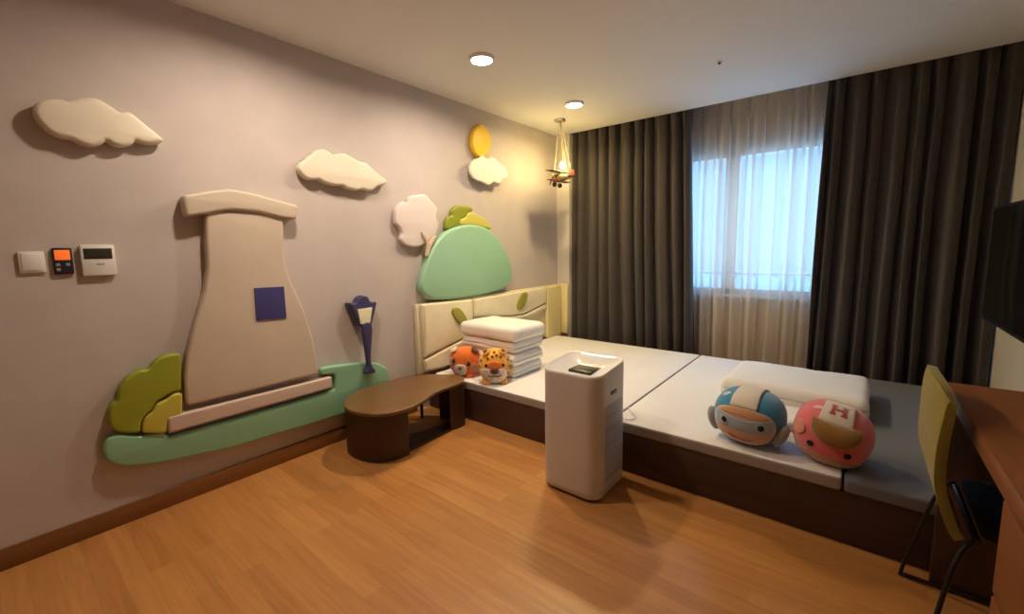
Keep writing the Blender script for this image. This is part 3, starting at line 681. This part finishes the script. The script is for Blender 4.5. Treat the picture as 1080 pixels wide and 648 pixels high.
hbar(-.18, -.09, 48, 70); hbar(.09, .18, 48, 70); hbar(-.09, .09, 56.5, 62)
for s in (-.135, .135): hbar(s-.075, s+.075, 47, 50); hbar(s-.075, s+.075, 68, 71)
link('letter', bm, P_red, t)['label'] = 'red letter H'
p.bead('tag_bead', 36, -62, .008, P_white, t, (1, .8, 1), .004)

# red panda
t = thing('plush_toy', 'small orange plush toy with white muzzle, left of the spotted one', 'plush toy', (.315, 2.215, MT), 'small plush toys by the quilt stack')
p = Plush((.315, 2.225, MT+.105), .122, .10, .110, math.radians(30), 2.3)
p.body(P_orange, t, MT)
p.patch('muzzle', [(-34, -12), (-22, -2), (-4, 0), (10, -4), (18, -18), (14, -38), (-4, -48), (-24, -44), (-36, -30)], P_white, t, .012, label='white muzzle')
p.oval('cheek', -52, 4, 13, 15, P_tan, t, .005, label='pale cheek patch'); p.oval('cheek', 46, -14, 14, 17, P_tan, t, .005, label='pale cheek patch')
for az, el in ((-38, 12), (26, 2)): p.oval('eye_patch', az, el, 8, 10, P_brown, t, .008); p.bead('eye', az+1, el, .009, P_gloss, t, (1, .6, 1), .008)
p.bead('nose', -9, -14, .011, P_brown, t, (1.2, .8, .9), .014)
for az, m2 in ((-62, P_white), (66, P_brown)): p.bead('ear', az, 46, .030, m2, t, (1, .5, 1.1), .010)
for s in (-1, 1): p.bead('paw', s*34, -52, .030, P_orange, t, (1, 1, .8), .004)

# spotted cat
t = thing('plush_toy', 'small yellow spotted plush toy with big brown nose, right of orange one', 'plush toy', (.60, 2.215, MT), 'small plush toys by the quilt stack')
p = Plush((.60, 2.225, MT+.118), .112, .10, .122, math.radians(42), 2.25)
p.body(P_amber, t, MT)
p.patch('muzzle', [(-52, -8), (-40, 2), (-20, 0), (0, -6), (20, 0), (38, -2), (46, -16), (42, -40), (24, -58), (0, -63), (-24, -58), (-44, -38)], P_white, t, .012, label='white muzzle and chin')
p.patch('forehead', [(-30, 8), (-20, 24), (0, 28), (24, 22), (36, 8), (20, 2), (0, 0), (-18, 2)], P_orange, t, .005, label='orange forehead')
p.bead('nose', 0, -4, .026, P_brown, t, (1.25, .8, .95), .012, 'big brown nose')
bm = bmesh.new(); tube(bm, [p.M @ p.surf(p.dir(a, e), .014) for a, e in ((-26, -22), (-13, -27), (0, -25), (13, -27), (26, -22))], .0028, 6, smooth=4); link('mouth', bm, P_brown, t)
for az in (-32, 34): p.bead('eye', az, 13, .010, P_gloss, t, (1, .6, 1.2), .006)
for az in (-50, 52): p.bead('ear', az, 56, .028, P_amber, t, (1, .5, 1), .010); p.bead('inner_ear', az, 56, .017, P_spot, t, (1, .5, 1), .020)
for az, el in ((-10, 46), (12, 50), (-30, 38), (30, 42), (0, 64), (-62, 26), (62, 26), (66, 2), (60, -22), (70, -40), (-66, 4), (80, -10), (48, 64), (-45, 66), (84, 30), (100, 10)):
    p.oval('spot', az, el, 5/max(.35, math.cos(math.radians(el))), 5, P_spot, t, .004)
for s in (-1, 1): p.bead('paw', s*50, -52, .032, P_amber, t, (1, 1, .8), .006)

# ------------------------------------------------------------------ desk, chair, television
DX, DY0, DY1 = 2.836, .72, 2.075
t = thing('desk', 'reddish brown wooden desk along the right wall, cut by the frame', 'desk', (3.06, 1.4, 0))
link('desktop', B(DX, RX-.006, DY0, DY1, .697, .748, .004), M_desk, t)
link('pedestal', B(DX+.018, RX-.006, DY0+.02, 1.335, .0, .697, .003), M_desk, t)
dr = [link('drawer', B(DX+.006, DX+.022, DY0+.03, 1.326, a, b, .003), M_desk, t) for a, b in ((.03, .24), (.25, .46), (.47, .685))]
for d, zz in zip(dr, (.21, .43, .655)): link('handle', B(DX-.006, DX+.008, .98, 1.10, zz-.006, zz+.006, .003), M_blackm, d)
link('end_panel', B(DX+.006, RX-.006, DY1-.035, DY1-.005, .0, .697, .003), M_tableleg, t)

t = thing('desk_chair', 'olive green shell chair with black sled legs tucked under the desk', 'chair', (3.0, 1.78, 0))
prof = catmull([(-.250, .850), (-.256, .79), (-.252, .68), (-.236, .56), (-.208, .47), (-.192, .442)], 5, False)
CY = 1.765
halfw = lambda v: .170+.030*math.sin(min(1, v*1.6)*PI*.55)
bm = bmesh.new(); rows = []; n = len(prof)
for i, q in enumerate(prof):
    v = i/(n-1); row = []
    for j in range(25):
        u = -1+2*j/24; hw = halfw(v)
        back = max(0, 1-v/.55)
        x = q[0]+.022*abs(u)**2.4*min(1, back*1.6) ; zz = q[1]-.045*abs(u)**3.5*max(0, 1-v/.5)+.035*abs(u)**3*0
        row.append(bm.verts.new((3.018+x, CY+u*hw, zz)))
    rows.append(row)
for a, b in zip(rows, rows[1:]):
    for j in range(24): bm.faces.new((a[j], a[j+1], b[j+1], b[j]))
sh = link('backrest', bm, M_fabric_ol, t, angle=180); sd = sh.modifiers.new('thickness', 'SOLIDIFY'); sd.thickness = .024; sd.offset = 0
bv = sh.modifiers.new('soft', 'BEVEL'); bv.width = .009; bv.segments = 3; bv.limit_method = 'ANGLE'; sh['label'] = 'olive green curved backrest'
bm = rbox(.36, .36, .05, .022, 14)
for v in bm.verts: v.co.z -= .10*max(0, -v.co.x-.1)**1.2*0; v.co.y *= 1-.12*max(0, -v.co.x/.18)
bmesh.ops.translate(bm, verts=bm.verts[:], vec=(3.05, CY, .458)); link('seat', bm, M_seat, t)['label'] = 'dark seat cushion'
for s in (-1, 1):
    y = CY+s*.265; yi = CY+s*.175
    link('sled_leg', tube(bmesh.new(), [(2.86, yi, .445), (2.82, CY+s*.195, .36), (2.765, y, .03), (2.775, y, .012), (2.80, y, .011), (3.12, y, .011), (3.15, y, .012), (3.158, y, .035), (3.13, CY+s*.19, .36), (3.12, yi, .428)], .006, 12, smooth=4), M_blackm, t)
for x, zz in ((2.862, .435), (3.12, .415)): link('seat_rail', tube(bmesh.new(), [(x, CY-.165, zz), (x, CY+.165, zz)], .0095, 10), M_blackm, t)

t = thing('wall_television', 'black flat screen television on the right wall, cut by frame edge', 'television', (RX, 3.1, 1.1))
link('cabinet', B(3.165, 3.215, 2.50, 3.69, .775, 1.425, .006), M_black, t)
link('screen', B(3.1615, 3.166, 2.515, 3.675, .80, 1.41, .001), M_blackgl, t)
link('wall_bracket', B(3.213, RX-.001, 2.85, 3.35, .95, 1.25, .004), M_blackm, t)

# ------------------------------------------------------------------ daylight and camera
w = bpy.data.worlds.new('overcast_sky'); SC.world = w; w.use_nodes = True
nt = w.node_tree; bg = nt.nodes['Background']; bg.inputs['Color'].default_value = (.31, .58, .97, 1)
tc = nt.nodes.new('ShaderNodeTexCoord'); sx = nt.nodes.new('ShaderNodeSeparateXYZ'); mr = nt.nodes.new('ShaderNodeMapRange')
mr.inputs['From Min'].default_value = -1; mr.inputs['From Max'].default_value = 1
rp = nt.nodes.new('ShaderNodeValToRGB'); ce = rp.color_ramp      # overcast: dimmest at the horizon, brighter towards the zenith, pale ground below
for pos, val in ((.36, .5), (.45, .16), (.60, .16), (.74, 1.)):
    e = ce.elements.new(pos); e.color = (val, val, val, 1)
ce.elements[0].color = (.5, .5, .5, 1); ce.elements[-1].color = (1, 1, 1, 1)
ml = nt.nodes.new('ShaderNodeMath'); ml.operation = 'MULTIPLY'; ml.inputs[1].default_value = SKY/.16
nt.links.new(tc.outputs['Generated'], sx.inputs[0]); nt.links.new(sx.outputs['Z'], mr.inputs['Value']); nt.links.new(mr.outputs['Result'], rp.inputs['Fac'])
nt.links.new(rp.outputs['Color'], ml.inputs[0]); nt.links.new(ml.outputs[0], bg.inputs['Strength'])
pl = bpy.data.lights.new('window_portal', 'AREA'); pl.shape = 'RECTANGLE'; pl.size = WX1-WX0; pl.size_y = WZ1-WZ0; pl.cycles.is_portal = True
po = bpy.data.objects.new('window_portal', pl); C.objects.link(po); po.location = ((WX0+WX1)/2, RY1+.13, (WZ0+WZ1)/2); po.rotation_euler = (-PI/2, 0, 0)

F_, YAW, PIT, ROL = 450.96, .6784, .1183, -.0163
cy_, sy_, cp_, sp_ = math.cos(YAW), math.sin(YAW), math.cos(PIT), math.sin(PIT)
fw = Vector((-sy_*cp_, cy_*cp_, -sp_)); r0 = Vector((cy_, sy_, 0)); u0 = r0.cross(fw)
rt = r0*math.cos(ROL)+u0*math.sin(ROL); up = -r0*math.sin(ROL)+u0*math.cos(ROL)
cam = bpy.data.cameras.new('camera'); co = bpy.data.objects.new('camera', cam); C.objects.link(co)
co.matrix_world = Matrix(((rt.x, up.x, -fw.x, 2.565), (rt.y, up.y, -fw.y, 0), (rt.z, up.z, -fw.z, 1.2404), (0, 0, 0, 1)))
cam.sensor_fit = 'HORIZONTAL'; cam.sensor_width = 36; cam.lens = 36*F_/1080; cam.shift_y = -(324-314)/1080; cam.clip_start = .02
SC.camera = co
vs = SC.view_settings; vs.view_transform = 'Standard'; vs.look = 'None'; vs.exposure = EXPO; vs.gamma = 1; vs.use_curve_mapping = False
SC.cycles.use_denoising = True; SC.cycles.sample_clamp_indirect = 6; SC.cycles.max_bounces = 10; SC.cycles.diffuse_bounces = 6
SC.cycles.transparent_max_bounces = 24; SC.cycles.caustics_reflective = False; SC.cycles.caustics_refractive = False
